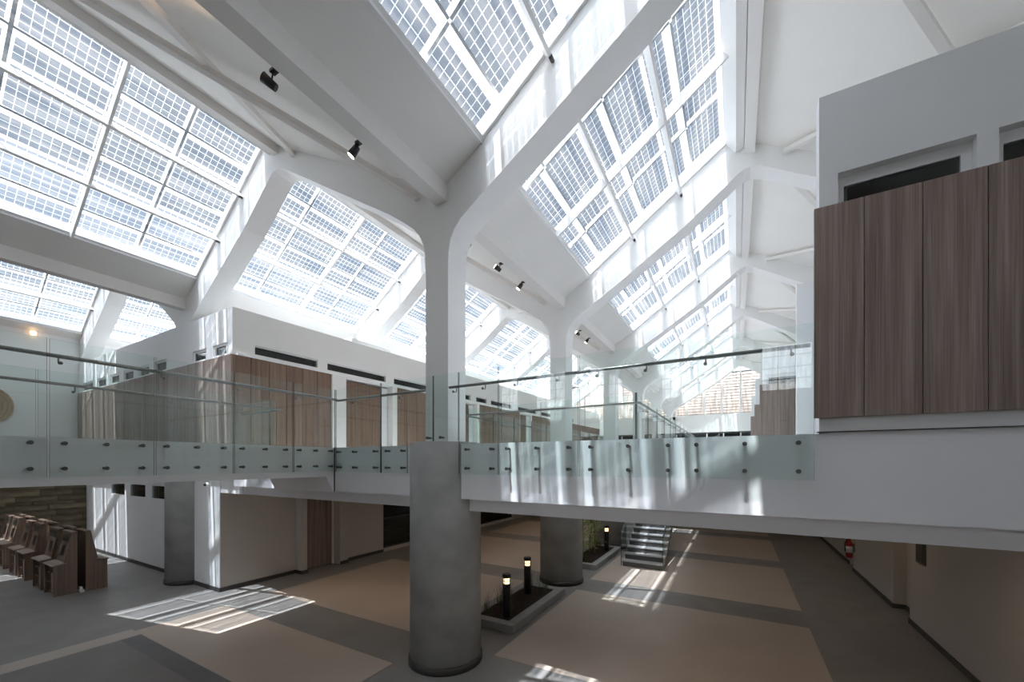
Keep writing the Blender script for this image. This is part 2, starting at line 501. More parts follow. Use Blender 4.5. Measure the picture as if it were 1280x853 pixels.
wh = MB().box(-11.7, -11.45, 5.12, 7.1, 0, 2.53).box(-11.7, -11.15, 7.1, 7.27, 0, 2.53)
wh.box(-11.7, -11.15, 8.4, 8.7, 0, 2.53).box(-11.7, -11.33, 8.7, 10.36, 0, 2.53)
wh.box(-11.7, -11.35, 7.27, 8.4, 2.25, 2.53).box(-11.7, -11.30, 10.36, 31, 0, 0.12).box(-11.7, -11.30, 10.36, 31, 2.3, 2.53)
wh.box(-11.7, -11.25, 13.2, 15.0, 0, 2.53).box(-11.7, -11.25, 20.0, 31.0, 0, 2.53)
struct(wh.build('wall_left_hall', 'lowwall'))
struct(MB().box(-11.75, -10.4, 5.12, YE, 2.53, 3.0).build('ceiling_hall_edge', 'white'))
baseboard('baseboard_left', [(-21.9,-13.9,5.175,5.2),(-12.9,-11.45,5.075,5.1),(-11.45,-11.425,5.075,7.08),(-11.45,-11.125,7.075,7.1),(-11.15,-11.125,7.1,7.27),(-11.15,-11.125,8.4,8.7),(-11.33,-11.305,8.7,10.36)])
d1 = struct(MB().box(-11.52, -11.46, 7.27, 7.33, 0, 2.25).box(-11.52, -11.46, 8.34, 8.4, 0, 2.25).box(-11.52, -11.46, 7.33, 8.34, 2.19, 2.25).build('door_1', 'trimw'))
MB().box(-11.55, -11.50, 7.33, 8.34, 0.01, 2.19).build('door_leaf', 'wood', d1)
dk = MB().cyl((-11.50, 8.2, 1.02), (-11.44, 8.2, 1.02), 0.012, 8).cyl((-11.44, 8.2, 1.02), (-11.44, 8.06, 1.02), 0.011, 8)
dk.build('door_handle', 'steel', d1)
# glazed shopfront further along the hall
for i, (a, b) in enumerate([(10.36, 13.2), (15.0, 20.0)]):
    w = struct(MB().box(-11.42, -11.36, a, a+0.05, 0.12, 2.3).box(-11.42, -11.36, b-0.05, b, 0.12, 2.3).box(-11.42, -11.36, a, b, 2.25, 2.3).box(-11.42, -11.36, a, b, 1.2, 1.24).build('window_%d' % (4+i), 'skirt'))
    MB().box(-11.40, -11.392, a+0.05, b-0.05, 0.12, 2.25).build('pane', 'dark_glass', w)
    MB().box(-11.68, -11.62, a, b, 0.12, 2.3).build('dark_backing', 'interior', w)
    for k in range(6):
        MB().box(-11.60, -11.47, a+0.1, b-0.1, 0.4+0.3*k, 0.43+0.3*k).build('shelf', 'skirt', w)

# ------------------------------------------------------------------ end wall (left) with stone facing below
struct(MB().box(-22.4, -21.9, YB, 5.4, 0, 8.15).build('wall_left_end', 'white'))
sw = struct(MB().box(-21.9, -21.86, YB, 5.2, 0, 2.95).build('wall_left_stone', 'groove'))
random.seed(3)
z = 0.02
meshes = {}
while z < 2.9:
    h = random.choice([0.12, 0.16, 0.2, 0.24])
    h = min(h, 2.93 - z)
    y = -1.2 + random.random()*0.5
    while y < 5.18:
        wdt = random.choice([0.45, 0.6, 0.8, 1.0]); wdt = min(wdt, 5.19-y)
        t = random.choice([0.03, 0.045, 0.06])
        key = (round(h,3), round(wdt,3), t)
        if key not in meshes:
            meshes[key] = MB().box(0, t, 0.004, wdt-0.004, 0.004, h-0.004).mesh('stone', 'stone')
        link('stone', meshes[key], sw, (-21.86, y, z))
        y += wdt
    z += h

# outer shell: right side, back and far walls
struct(MB().box(4.8, 5.05, YB, YE, 0, 8.4).build('wall_right_side', 'white'))
struct(MB().box(-22.65, -21.95, 5.4, YE, 0, 8.2).build('wall_left_side', 'white'))

# ------------------------------------------------------------------ roof: frames on piers, gutters, ceilings, skylights
AR = [(.235,6.45),(.245,6.7),(.285,6.9),(.36,7.03),(.48,7.16),(.67,7.28),(1.77,7.95),(3.22,8.87),(4.12,9.56),(4.28,9.69),(4.42,9.77),(4.55,9.79)]
AL = [(.235,6.5),(.25,6.75),(.29,6.95),(.38,7.13),(.50,7.27),(.66,7.40),(1.08,7.70),(1.56,8.0),(3.6,9.27),(4.2,9.64),(4.35,9.73),(4.55,9.79)]
def glz(dx): return 8.27 + 0.70*(dx - 0.86)
def ceil_z(dx): return 7.80 - 0.55*dx          # dx<0, left of a column row
def frame_poly(left, right):
    p = [(-0.235, ZM-0.02), (0.235, ZM-0.02)]
    if right:
        p += AR
        p += [(4.55, 10.52), (4.08, glz(4.08)+0.03), (0.86, glz(0.86)+0.03)]
        p += [(0.3, 8.1)]
    else:
        p += [(0.235, 8.1)]
    if left:
        p += [(-0.235, ceil_z(-0.235)+0.2), (-4.55, ceil_z(-4.55)+0.2)]
        p += [(-a, b) for a, b in reversed(AL)]
    else:
        p += [(-0.235, 8.1)]
    return p
for n, X in enumerate(XR):
    for k, Y in enumerate(YC):
        lab, grp = 'white forked roof frame carried by a round concrete pier', 'roof frames standing in rows'
        if n == 2 and k > 4: lab = 'white forked roof frame, %s in the row counted from the balustrade pier' % ('third', 'fourth', 'fifth', 'sixth')[k-5]
        if n == 2 and k == 3: lab, grp = 'white forked roof frame on the round concrete pier that interrupts the glass balustrade', None
        if n == 2 and k == 4: lab, grp = 'white forked roof frame whose pier stands beside the bollard planter with grass', None
        if n == 1 and k == 3: lab, grp = 'white roof frame on the concrete pier next to the wooden study desks', None
        hung = n == 2 and k < 3     # over the entrance void the gutter carries the arms: no shaft below
        e = empty('roof_frame', (X, Y, 7.0 if hung else 0), lab if not hung else 'white roof arms hung from the gutter over the open void', 'roof frame', grp if not hung else 'roof arms over the void')
        fp = frame_poly(n > 0, n < 3)
        if hung: fp = [(a, max(b, 7.0)) for a, b in fp]
        m = MB().prism([(X+a, b) for a, b in fp], Y-HW, Y+HW)
        m.build('arms' if hung else 'shaft_and_arms', 'frame', e)
        if hung: continue
        if n in (1, 2):
            p = MB().lathe((X, Y, 0), [(.59, 0.11), (.59, ZM+0.03), (.575, ZM+0.04)], 48)
            pr = p.build('pier', 'concrete', e)
            MB().lathe((X, Y, 0), [(.615, 0), (.615, 0.10), (.60, 0.115)], 48).build('base_ring', 'skirt', e)
        else:
            MB().box(X-.235, X+.235, Y-HW, Y+HW, 0, ZM).build('pier', 'frame', e)

# gutters, ceilings and ridge beams: one per interval
TRIM = [10]
def trim_name():
    TRIM[0] += 1
    return 'trim_%d' % TRIM[0]
y0, y1 = YB, YE
for n, X in enumerate(XR[:3]):
    g = [(X-.03,7.52),(X+.21,7.52),(X+.21,7.80),(X+.86,8.17),(X+.86,8.33),(X+.80,8.33),(X+.15,8.0),(X-.03,8.0)]
    for k in range(len(YC)-1):
        a, b = YC[k]+HW, YC[k+1]-HW
        gb = struct(MB().prism(g, a, b).build(trim_name(), 'trimw'))
        MB().box(X+.84, X+.90, a, b, 8.17, 8.31).build('sill', 'white', gb)
        R = X + 4.54
        rb = [(R-.47,10.52),(R-.47,10.44),(R-.27,10.19),(R-.12,10.25),(R-.12,10.40),(R-.3,10.60)]
        rb2 = [(R-.11,10.12),(R+.09,10.08),(R+.11,10.40),(R-.11,10.42)]
        o = struct(MB().prism(rb, a, b).build(trim_name(), 'frame'))
        MB().prism(rb2, a, b).build('ridge_beam', 'trimw', o)
        # opaque slope
        q = X + BAY
        c = [(q-4.46, ceil_z(-4.46)), (q-.02, ceil_z(-.02)), (q-.02, ceil_z(-.02)+.2), (q-4.46, ceil_z(-4.46)+.2)]
        struct(MB().prism(c, a, b).build('ceiling', 'ceil'))
    # weather skin over the opaque slope and ridge, closing the roof above
    q = X + BAY
    c = [(q-4.95, 10.62), (q-4.56, 10.72), (q-4.4, ceil_z(-4.4)+.32), (q+.25, ceil_z(.25)+.42), (q+.25, ceil_z(.25)+.34), (q-4.4, ceil_z(-4.4)+.22), (q-4.56, 10.58), (q-4.95, 10.54)]
    struct(MB().prism(c, y0-.2, y1+.2).build('ceiling_roof_sheet', 'roofout'))

# skylights
ANG = math.atan(0.70)
SL = 3.24 / math.cos(ANG)
LY = 5.08 - 2*HW
row = SL/3
pane_w = LY/2
def sky_parts():
    d = {}
    d['purlin'] = MB().box(-.025, .025, 0, LY, -.22, .0).mesh('purlin', 'frame')
    d['edge_rail'] = MB().box(-.03, .03, 0, LY, -.07, .03).mesh('edge_rail', 'frame')
    d['mullion'] = MB().box(0, SL, -.022, .022, -.20, .01).mesh('mullion', 'frame')
    d['side_rail'] = MB().box(0, SL, 0, .05, -.06, .03).mesh('side_rail', 'frame')
    d['glass_pane'] = MB().box(0.03, row-0.03, 0.03, pane_w-0.03, 0, .012).mesh('glass_pane', 'sky_glass')
    d['solar_panel'] = MB().box(0.0, row-0.02, 0.0, pane_w-0.02, 0, .008).mesh('solar_panel', 'pv')
    d['solar_panel_washed'] = MB().box(0.0, row-0.02, 0.0, pane_w-0.02, 0, .008).mesh('solar_panel', 'pv_washed')
    d['panel_rail'] = MB().box(-.02, .02, 0, LY, -.05, -.005).mesh('panel_rail', 'frame')
    d['slope_rail'] = MB().box(0, SL, -.025, .025, -.05, -.005).mesh('slope_rail', 'frame')
    d['panel_post'] = MB().cyl((0,0,0), (0,0,.20), .015, 6).mesh('panel_post', 'frame')
    d['clamp'] = MB().cyl((0,-.04,0), (0,.04,0), .03, 8).mesh('clamp', 'bolt')
    return d
SP = sky_parts()
sky_lab = ['solar-cell skylight by the end wall', 'solar-cell skylight above the wood-clad rooms', 'solar-cell skylight above the stairwell']
for n, X in enumerate(XR[:3]):
    for k in range(len(YC)-1):
        where = 'over the open void before the balustrade pier' if k < 3 else 'between frames %s from the balustrade pier' % ('one and two', 'two and three', 'three and four', 'four and five', 'five and six')[k-3]
        if k < (1 if n == 0 else 2):  # unseen opaque slopes added in place of skylights to block the sun
            o = struct(MB().box(0, SL, 0, LY, -.02, .1).build('ceiling_sun_block', 'ceil'))
            o.location = (X+.86, YC[k]+HW, 8.27); o.rotation_euler = (0, -ANG, 0)
            continue
        e = empty('roof_skylight', (X+.86, YC[k]+HW, 8.27), sky_lab[n] + ', ' + where, 'skylight', 'solar skylights over bay %s' % ('one', 'two', 'three')[n], (0, -ANG, 0))
        link('edge_rail', SP['edge_rail'], e, (0.02,0,0)); link('edge_rail', SP['edge_rail'], e, (SL-.02,0,0))
        link('side_rail', SP['side_rail'], e); link('side_rail', SP['side_rail'], e, (0, LY-.05, 0))
        link('mullion', SP['mullion'], e, (0, LY/2, 0))
        for i in (1, 2):
            link('purlin', SP['purlin'], e, (row*i, 0, 0))
            link('clamp', SP['clamp'], e, (row*i, LY-.05, -.22))
        for j in range(2): link('slope_rail', SP['slope_rail'], e, (0, pane_w*j+1.115, .215))
        for i in range(3):
            for j in range(2):
                link('glass_pane', SP['glass_pane'], e, (row*i, pane_w*j, 0))
                link('solar_panel', SP['solar_panel_washed' if i == 0 and n < 2 else 'solar_panel'], e, (row*i+.01, pane_w*j+.01, .22))
            link('panel_rail', SP['panel_rail'], e, (row*i+.55, 0, .215))

# diagonal brace rods under the opaque slopes
brace_lab = ['white crossed braces near the end wall', 'white crossed braces by the gutter', 'white crossed braces above the box rooms']
for n, X in enumerate(XR[:3]):
    q = X + BAY
    for k in range(len(YC)-1):
        if k < 1: continue
        a, b = YC[k]+HW+.03, YC[k+1]-HW-.03
        where = 'over the open void before the balustrade pier' if k < 3 else 'between frames %s from the balustrade pier' % ('one and two', 'two and three', 'three and four', 'four and five', 'five and six')[k-3]
        hi = (q-3.92, ceil_z(-3.92)-.09); lo = (q-.40, ceil_z(-.40)-.16)
        e = empty('cross_brace', (q-2.2, (a+b)/2, ceil_z(-2.2)-.2), brace_lab[n] + ', ' + where, 'brace', 'crossed braces under the ceiling')
        for s_ in (0, 1):
            ya, yb = (a, b) if s_ else (b, a)
            dz = -.0 if s_ else -.085
            p0 = Vector((lo[0], ya, lo[1]+dz)); p1 = Vector((hi[0], yb, hi[1]+dz))
            rd = MB().bar(p0, p1, .11, .08).build('rod', 'rodgrey', e)
            for pp in (p0, p1):
                MB().box(pp.x-.05, pp.x+.05, pp.y-.04, pp.y+.04, pp.z-.05, pp.z+.05).cyl((pp.x-.06,pp.y,pp.z),(pp.x+.06,pp.y,pp.z),.025,8).build('clevis', 'frame', rd)

# ------------------------------------------------------------------ far gable wall with louvres, back wall with windows
def gable_poly(X, zb):
    return [(X+.24, zb), (X+.24, 7.9), (X+.86, glz(.86)-.1), (X+4.08, glz(4.08)-.05), (X+4.55, 10.3), (X+BAY-.3, ceil_z(-.3)), (X+BAY-.24, zb)]
fw = MB()
for X in XR[:3]:
    fw.box(X-.3, X+BAY+.3, YE, YE+.25, 5.45, 6.65)
fw.box(-22.6, 5.0, YE, YE+.25, 0, ZM+.1).box(-22.6, -13.4, YE, YE+.25, ZM, 5.5)
for X in XR: fw.box(X-.4, X+.4, YE, YE+.25, 0, 8.2)
struct(fw.build('wall_far', 'trimw'))
wnum = [10]
def win_name():
    wnum[0] += 1; return 'window_%d' % wnum[0]
for X in XR[1:3]:
    w = struct(MB().box(X+.4, X+BAY-.4, YE+.05, YE+.1, 5.35, 5.45).build(win_name(), 'skirt'))
    for j in range(9):
        xx = X+.4+(BAY-.8)*j/8
        MB().box(xx-.03, xx+.03, YE+.05, YE+.1, ZM+.1, 5.35).build('mullion', 'trimw', w)
        if j < 8:
            MB().box(xx+.03, xx+(BAY-.8)/8-.03, YE+.07, YE+.078, ZM+.1, 5.35).build('pane', 'dark_glass', w)
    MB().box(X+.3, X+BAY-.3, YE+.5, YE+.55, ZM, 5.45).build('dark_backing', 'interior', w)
def top_at(X, x):
    d = x - X
    return min(glz(d)-.15, 10.15, ceil_z(d-BAY)-.1)
for X in XR[:3]:
    w = struct(MB().box(X+.3, X+BAY-.3, YE+.1, YE+.16, 6.65, 6.72).build(win_name(), 'trimw'))
    for j in range(1, 8):
        xx = X + BAY*j/8
        MB().box(xx-.05, xx+.05, YE+.1, YE+.18, 6.7, top_at(X, xx)).build('mullion', 'white', w)
    MB().prism([(X+.4, 6.7), (X+BAY-.4, 6.7), (X+BAY-.45, ceil_z(-.45)-.05), (X+4.6, 10.2), (X+4.05, 10.3), (X+.9, 8.1), (X+.4, 7.9)], YE+.12, YE+.128).build('pane', 'sky_glass', w)
ow = struct(MB().box(-22, 6, 34.75, 35.0, -.3, 10.3).build('wall_outside', 'groove'))
bd = {}
for i in range(20):
    for j in range(4):
        link('board', bd.setdefault(0, MB().box(.01, 6.99, -.05, 0, .02, .205).mesh('board', 'slat')), ow, (-22+7*j, 34.75, 5.8+.22*i))

# back wall (behind the viewer) with tall gridded windows
hl = []
for X, spans in ((XR[1], ((1.3, 2.5), (3.6, 5.4), (6.7, 7.55), (7.7, 8.45))), (XR[2], ((1.15, 2.0), (5.2, 7.0)))):
    for a, b in spans: hl.append((X+a, X+b, 6.3, 8.25))
bw = MB().holes(-22.6, 5.0, 0, 8.4, hl, YB-.25, YB)
for X in XR[:3]:
    bw.prism([(X, 8.3), (X+.86, 8.35), (X+4.08, 10.5), (X+4.55, 10.5), (X+BAY, 8.35)], YB-.25, YB)
struct(bw.build('wall_back', 'white'))
for (a, b, c, d) in hl:
    w = struct(MB().box(a, a+.05, YB-.16, YB-.1, c, d).box(b-.05, b, YB-.16, YB-.1, c, d).box(a, b, YB-.16, YB-.1, c, c+.05).box(a, b, YB-.16, YB-.1, d-.05, d).build(win_name(), 'skirt'))
    nx = max(2, round((b-a)/.6))
    for i in range(1, nx): MB().box(a+(b-a)*i/nx-.015, a+(b-a)*i/nx+.015, YB-.15, YB-.11, c+.05, d-.05).build('glazing_bar', 'skirt', w)
    for j in range(1, 4): MB().box(a+.05, b-.05, YB-.15, YB-.11, c+(d-c)*j/4-.015, c+(d-c)*j/4+.015).build('glazing_bar', 'skirt', w)
    MB().box(a+.05, b-.05, YB-.135, YB-.127, c+.05, d-.05).build('pane', 'sky_glass', w)

# ------------------------------------------------------------------ upper rooms, left (wood-clad)
RL = 0.05
def L2W(u, out=0.0):       # distance u along the hall wall -> world x,y (slightly skewed wall)
    return -10.6 + RL*u + out, 5.1 + u
def upper_left():
    ZT = 7.1
    # front wall, facing the camera
    hol = [(-21.6,-20.4,6.0,6.3),(-20.0,-19.1,6.0,6.3),(-18.7,-17.9,6.0,6.3),(-17.5,-16.7,6.0,6.3),(-16.3,-15.5,6.0,6.3),(-15.1,-14.3,6.0,6.3),(-12.7,-11.95,6.0,6.27),(-11.6,-10.9,6.0,6.27)]
    w = struct(MB().holes(-21.9, -10.66, 3.0, ZT, hol, 5.02, 5.22).build('wall_upper_front', 'white'))
    MB().box(-21.9, -10.66, 5.012, 5.022, 3.1, 5.92).build('backing_board', 'groove', w)
    x = -10.6
    i = 0
    while x > -21.8:
        wd = min(0.45, x+21.9)
        MB().box(x-wd+.007, x-.005, 4.965, 5.01, 3.1, 5.93).build('wood_panel', 'wood', w); x -= wd
    for (a, b, c, d) in hol:
        o = struct(MB().box(a, b, 5.04, 5.09, d-.06, d).box(a, a+.075, 5.04, 5.09, c, d-.06).box(b-.075, b, 5.04, 5.09, c, d-.06).build(win_name(), 'white'))
        MB().box(a+.075, b-.075, 5.07, 5.078, c, d-.06).build('pane', 'dark_glass', o)
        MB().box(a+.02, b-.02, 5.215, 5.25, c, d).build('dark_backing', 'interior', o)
    # wall along the hall (local: u along y, thickness along -x), slightly skewed
    rot = (0, 0, -math.atan(RL))
    e = bpy.data.objects.new('wall_upper_hall', None)
    hol = [(.42,2.1,6.05,6.28),(2.4,4.55,6.05,6.28),(4.9,6.9,6.05,6.28),(7.3,9.2,6.05,6.28),(9.6,10.4,6.05,6.28),(10.75,12.6,6.05,6.28),(13.2,15.2,6.05,6.28),(15.8,17.6,6.05,6.28),(18.4,20.4,6.05,6.28),
           (2.95,4.75,3.0,5.9),(8.6,9.55,3.0,5.9),(13.4,14.6,3.0,5.9),(18.2,19.6,3.0,5.9)]
    m = MB().holes(-.06, 25.5, 3.6, ZT, hol, -.27, -.05, 'YZ')
    m.box(-.05, .06, 2.50, 2.95, 3.6, 5.93).box(-.05, .06, 4.75, 4.95, 3.6, 5.93).box(-.05, .06, 8.4, 8.6, 3.6, 5.93).box(-.05,.06,9.55,9.7,3.6,5.93)
    w = bpy.data.objects.new('wall_upper_hall', m.mesh('wall_upper_hall', 'trimw')); COL.objects.link(w)
    w.location = (-10.6, 5.1, 0); w.rotation_euler = rot
    struct(w)
    for (a, b) in ((-.13, 2.5), (4.95, 8.4), (9.7, 13.3), (14.7, 18.1), (19.7, 25.4)):
        MB().box(-.05, -.038, a+.01, b-.01, 3.6, 5.92).build('backing_board', 'groove', w, True)
        u = a; k = max(1, round((b-a)/.47)); wd = (b-a)/k
        for i in range(k):
            MB().box(-.036, 0, u+.005, u+wd-.007, 3.6, 5.93).build('wood_panel', 'woodl', w, True); u += wd
    MB().box(-.06, .02, 0, 25.4, 5.93, 5.97).build('capping', 'white', w, True)
    for (a, b, c, d) in hol:
        if c > 5:
            MB().box(-.16, -.14, a, b, c, d).build('pane', 'dark_glass', w, True)
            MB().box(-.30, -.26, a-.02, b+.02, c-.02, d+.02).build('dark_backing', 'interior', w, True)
            MB().box(-.17, -.10, a, b, d-.025, d).build('window_head', 'white', w, True)
        else:
            dd = MB().box(-.24, -.2, a+.02, b-.32, 3.6, 5.86).build('door_leaf', 'woodl', w, True)
            MB().box(-.22, -.19, b-.3, b-.02, 3.6, 5.86).build('side_panel', 'white', w, True)
            MB().cyl((-.2, b-.42, 4.6), (-.14, b-.42, 4.6), .012, 8).cyl((-.14, b-.42, 4.6), (-.14, b-.56, 4.6), .011, 8).build('handle', 'steel', dd, True)
    # flat roof of the rooms
    struct(MB().box(-21.9, -10.75, 5.35, 30.9, 6.9, 7.08).build('ceiling_upper_rooms', 'white'))
upper_left()
# ventilation box on the roof edge of the upper rooms
tag(bevel(MB().box(-11.1, -10.55, 8.35, 10.0, 7.1, 7.28).build('roof_vent_box', 'white'), .06, 3), 'low white rounded box lying on the roof edge of the wood-clad rooms', 'vent box')

# ------------------------------------------------------------------ upper rooms, right (boxes in echelon)
def right_box(Y, Xl, wooded, nwin, depth=4.6, sk=.75, name='wall_upper_box'):
    hol = [(Xl+.15+1.08*i, Xl+1.10+1.08*i, 5.7, 6.17) for i in range(nwin)]
    m = MB().holes(Xl, 4.8, ZM, 6.98, hol, Y, Y+.16)
    m.prism([(Xl+.05, Y+.16), (Xl+.25, Y+.16), (Xl+sk+.2, Y+depth), (Xl+sk, Y+depth)], ZM, 6.98, 'XY')
    m.prism([(Xl+.05, Y+.16), (4.8, Y+.16), (4.8, Y+depth), (Xl+sk, Y+depth)], 6.85, 6.98, 'XY')
    w = struct(m.build(name, 'white'))
    for (a, b, c, d) in hol:
        o = struct(MB().box(a, b, Y+.09, Y+.14, d-.10, d).box(a, a+.06, Y+.09, Y+.14, c, d-.1).box(b-.07, b, Y+.09, Y+.14, c, d-.1).build(win_name(), 'white'))
        MB().box(a+.06, b-.07, Y+.11, Y+.118, c, d-.1).build('pane', 'dark_glass', o)
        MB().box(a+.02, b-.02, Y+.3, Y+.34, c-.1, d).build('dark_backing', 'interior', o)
    if wooded:
        MB().box(Xl, 4.8, Y-.012, Y-.002, 3.75, 5.83).build('backing_board', 'groove', w)
        x = Xl-.05; i = 0
        while x < 4.75:
            wd = .385 if i == 0 else .405
            MB().box(x+.003, min(x+wd, 4.8)-.004, Y-.06, Y-.014, 3.745, 5.84).build('wood_panel', 'wood', w)
            x += wd; i += 1
        MB().box(Xl-.02, 4.8, Y-.03, Y, 3.60, 3.61).build('shadow_line', 'skirt', w)
    return w
right_box(YF, .73, True, 4)
right_box(10.0, 1.09, False, 0)
right_box(15.3, .72, True, 3)
right_box(20.4, .75, True, 3)
right_box(25.5, .75, True, 3)
hd = MB().cyl((1.42, 15.24, 4.62), (1.42, 15.17, 4.62), .015, 8).cyl((1.42, 15.17, 4.62), (1.22, 15.17, 4.62), .013, 8)
tag(hd.build('door_lever', 'steel'), 'steel lever handle on the wood-clad front past the plain white wall', 'door handle')

# ------------------------------------------------------------------ balustrades
def standoff_mesh(axis):
    m = MB()
    if axis == 'Y': m.cyl((0,-.035,0),(0,-.012,0),.023,12).cyl((0,-.012,0),(0,.07,0),.016,10)
    else: m.cyl((.035,0,0),(.012,0,0),.023,12).cyl((.012,0,0),(-.07,0,0),.016,10)
    return m.mesh('standoff', 'bolt')
SOY, SOX = standoff_mesh('Y'), standoff_mesh('X')
def brkt_mesh(axis, s):
    f = (lambda a, z: (0, a*s, z)) if axis == 'Y' else (lambda a, z: (a*s, 0, z))
    m = MB().tube([f(.0, -.09), f(.07, -.09), f(.085, -.07), f(.085, -.02)], .008, 8).cyl(f(.0, -.09), f(.008, -.09), .02, 10)
    return m.mesh('bracket', 'steel')
GZ0, GZ1 = 3.12, 4.70
RZ = 4.50
def rail_run(m, p0, p1, r=.022):
    return m.cyl(p0, p1, r, 12)
# front balustrade
fb = empty('glass_balustrade', (-2.0, YF-.06, GZ0), 'frameless glass balustrade with steel handrail along the white mezzanine edge, bolted to its face', 'balustrade')
gy = YF-.07
pan = [(-6.70,-5.455),(-3.735,-3.03),(-3.01,-1.80),(-1.78,-.55),(-.53,.68)]
for a, b in pan:
    MB().box(a, b, gy-.008, gy+.008, GZ0, GZ1).build('glass_panel', 'rail_glass', fb)
MB().prism([(-5.44,GZ0),(-4.82,GZ0),(-4.82,ZM+.05),(-4.26,ZM+.05),(-4.26,GZ1),(-5.44,GZ1)], gy-.008, gy+.008).build('glass_panel', 'rail_glass', fb)
MB().box(-4.245, -3.75, gy-.008, gy+.008, ZM+.05, GZ1).build('glass_panel', 'rail_glass', fb)
bx = [-6.6,-6.15,-5.6,-5.3,-4.93,-3.59,-3.14,-2.87,-2.40,-1.93,-1.63,-1.15,-.69,-.39,.08,.55]
for x in bx:
    for z_ in (3.50, 3.21): link('standoff', SOY, fb, Vector((x, gy, z_)) - fb.location)
for x in (-4.36, -4.09): link('standoff', SOY, fb, Vector((x, gy, ZM+.11)) - fb.location)
BKY = brkt_mesh('Y', 1)
rail_run(MB(), (-6.74, gy+.085, RZ), (-4.51, gy+.085, RZ)).build('handrail', 'steel', fb)
hr = rail_run(MB(), (-3.99, gy+.085, RZ), (.66, gy+.085, RZ)).build('handrail', 'steel', fb)
for x in (-6.2, -5.0, -3.85, -3.3, -2.75, -2.1, -1.55, -.95, -.3, .5):
    link('bracket', BKY, hr, Vector((x, gy, RZ)) - fb.location)
# bridge, near side
nb = empty('glass_balustrade', (-6.75, 2.0, GZ0), 'glass balustrade with steel handrail on the open side of the footbridge, bolted to its edge', 'balustrade')
gx = -6.73
ys = [-2.5,-1.55,-.6,.35,1.30,2.24,3.19,4.13,4.99]
for a, b in zip(ys[:-1], ys[1:]):
    MB().box(gx-.008, gx+.008, a+.01, b-.01, 3.13, GZ1).build('glass_panel', 'rail_glass', nb)
    for t in (.13, .5, .86):
        for z_ in (3.52, 3.23): link('standoff', SOX, nb, Vector((gx, a+(b-a)*t, z_)) - nb.location)
    if b > 0: link('bracket', brkt_mesh('X', -1), nb, Vector((gx, a+(b-a)*.1, RZ+.03)) - nb.location)
rail_run(MB(), (gx-.085, -2.5, RZ+.03), (gx-.085, 5.06, RZ+.03), .024).build('handrail', 'steel', nb)
# bridge, far side and return to the rooms
ob_ = empty('glass_balustrade', (-8.75, 2.0, GZ0), 'glass balustrade on the far side of the footbridge, turning at its end towards the rooms', 'balustrade')
ys = [-2.0,-.8,.4,1.6,2.8,4.0,5.06]
for a, b in zip(ys[:-1], ys[1:]):
    MB().box(-8.86, -8.844, a+.01, b-.01, 3.13, 4.66).build('glass_panel', 'rail_glass', ob_)
    link('bracket', brkt_mesh('X', 1), ob_, Vector((-8.84, a+(b-a)*.3, 4.47)) - ob_.location)
    for t in (.15, .85):
        for z_ in (3.52, 3.23): link('standoff', SOX, ob_, Vector((-8.852, a+(b-a)*t, z_)) - ob_.location, (0,0,math.pi))
rail_run(MB(), (-8.76, -2.0, 4.47), (-8.76, 5.12, 4.47), .022).build('handrail', 'steel', ob_)
MB().box(-10.5, -8.87, YF-.08, YF-.064, 3.13, 4.66).build('glass_panel', 'rail_glass', ob_)
rail_run(MB(), (-10.45, 5.12, 4.47), (-8.76, 5.12, 4.47), .022).build('handrail', 'steel', ob_)
# stairwell balustrades
vb = empty('glass_balustrade', (-3.9, 8.25, ZM), 'glass balustrade with steel rail around the planted stairwell opening', 'balustrade')
xs = [-6.0,-4.95,-3.9,-2.85,-1.8]
for a, b in zip(xs[:-1], xs[1:]):
    MB().box(a+.01, b-.01, 8.22, 8.236, 3.2, 4.68).build('glass_panel', 'rail_glass', vb)
ys = [8.25+1.2*i for i in range(11)]
for a, b in zip(ys[:-1], ys[1:]):
    for x in (-1.76, -6.04+.08):
        MB().box(x-.008, x+.008, a+.01, b-.01, 3.2, 4.68).build('glass_panel', 'rail_glass', vb)
        link('bracket', brkt_mesh('X', 1 if x > -3 else -1), vb, Vector((x, a+.6, 4.5)) - vb.location)
        for z_ in (3.5, 3.3): link('standoff', SOX, vb, Vector((x, a+.6, z_)) - vb.location)
rail_run(MB(), (-6.04, 8.15, 4.5), (-1.68, 8.15, 4.5)).build('handrail', 'steel', vb)
rail_run(MB(), (-1.68, 8.15, 4.5), (-1.68, 20.2, 4.5)).build('handrail', 'steel', vb)
rail_run(MB(), (-6.04, 8.15, 4.5), (-6.04, 20.2, 4.5)).build('handrail', 'steel', vb)
MB().box(-1.785, -1.745, 8.21, 8.24, 3.2, 4.72).build('end_post', 'glass_edge', vb)

# ------------------------------------------------------------------ stairs in the stairwell
def stairs():
    X0, X1, Y0 = -3.15, -1.95, 12.75
    N = 21; rise = ZM/N; go = .30
    e = empty('staircase', ((X0+X1)/2, Y0, 0), 'straight stone staircase with glass sides climbing beside the bamboo planter', 'staircase')
    for i in range(N):
        y = Y0+go*i
        st = MB().box(X0, X1, y, y+go+.02, max(0, rise*(i-1)), rise*(i+1)-.03).build('step', 'stair', e)
        MB().box(X0-.01, X1+.01, y-.02, y+go, rise*(i+1)-.03, rise*(i+1)).build('tread', 'nosing', st)
    for x in (X0-.03, X1+.03):
        g = [(Y0-.1, 0.02), (Y0+go*N, ZM-.1), (Y0+go*N, ZM+1.05), (Y0-.1, 1.1)]
        MB().prism(g, x-.008, x+.008, 'YZ').build('glass_side', 'rail_glass', e)
        MB().cyl((x, Y0-.1, .98), (x, Y0+go*N, ZM+.95), .02, 10).build('handrail', 'steel', e)
stairs()
struct(MB().box(-4.9, -3.25, 15.75, 15.9, 0, 3.05).build('wall_stair', 'white'))

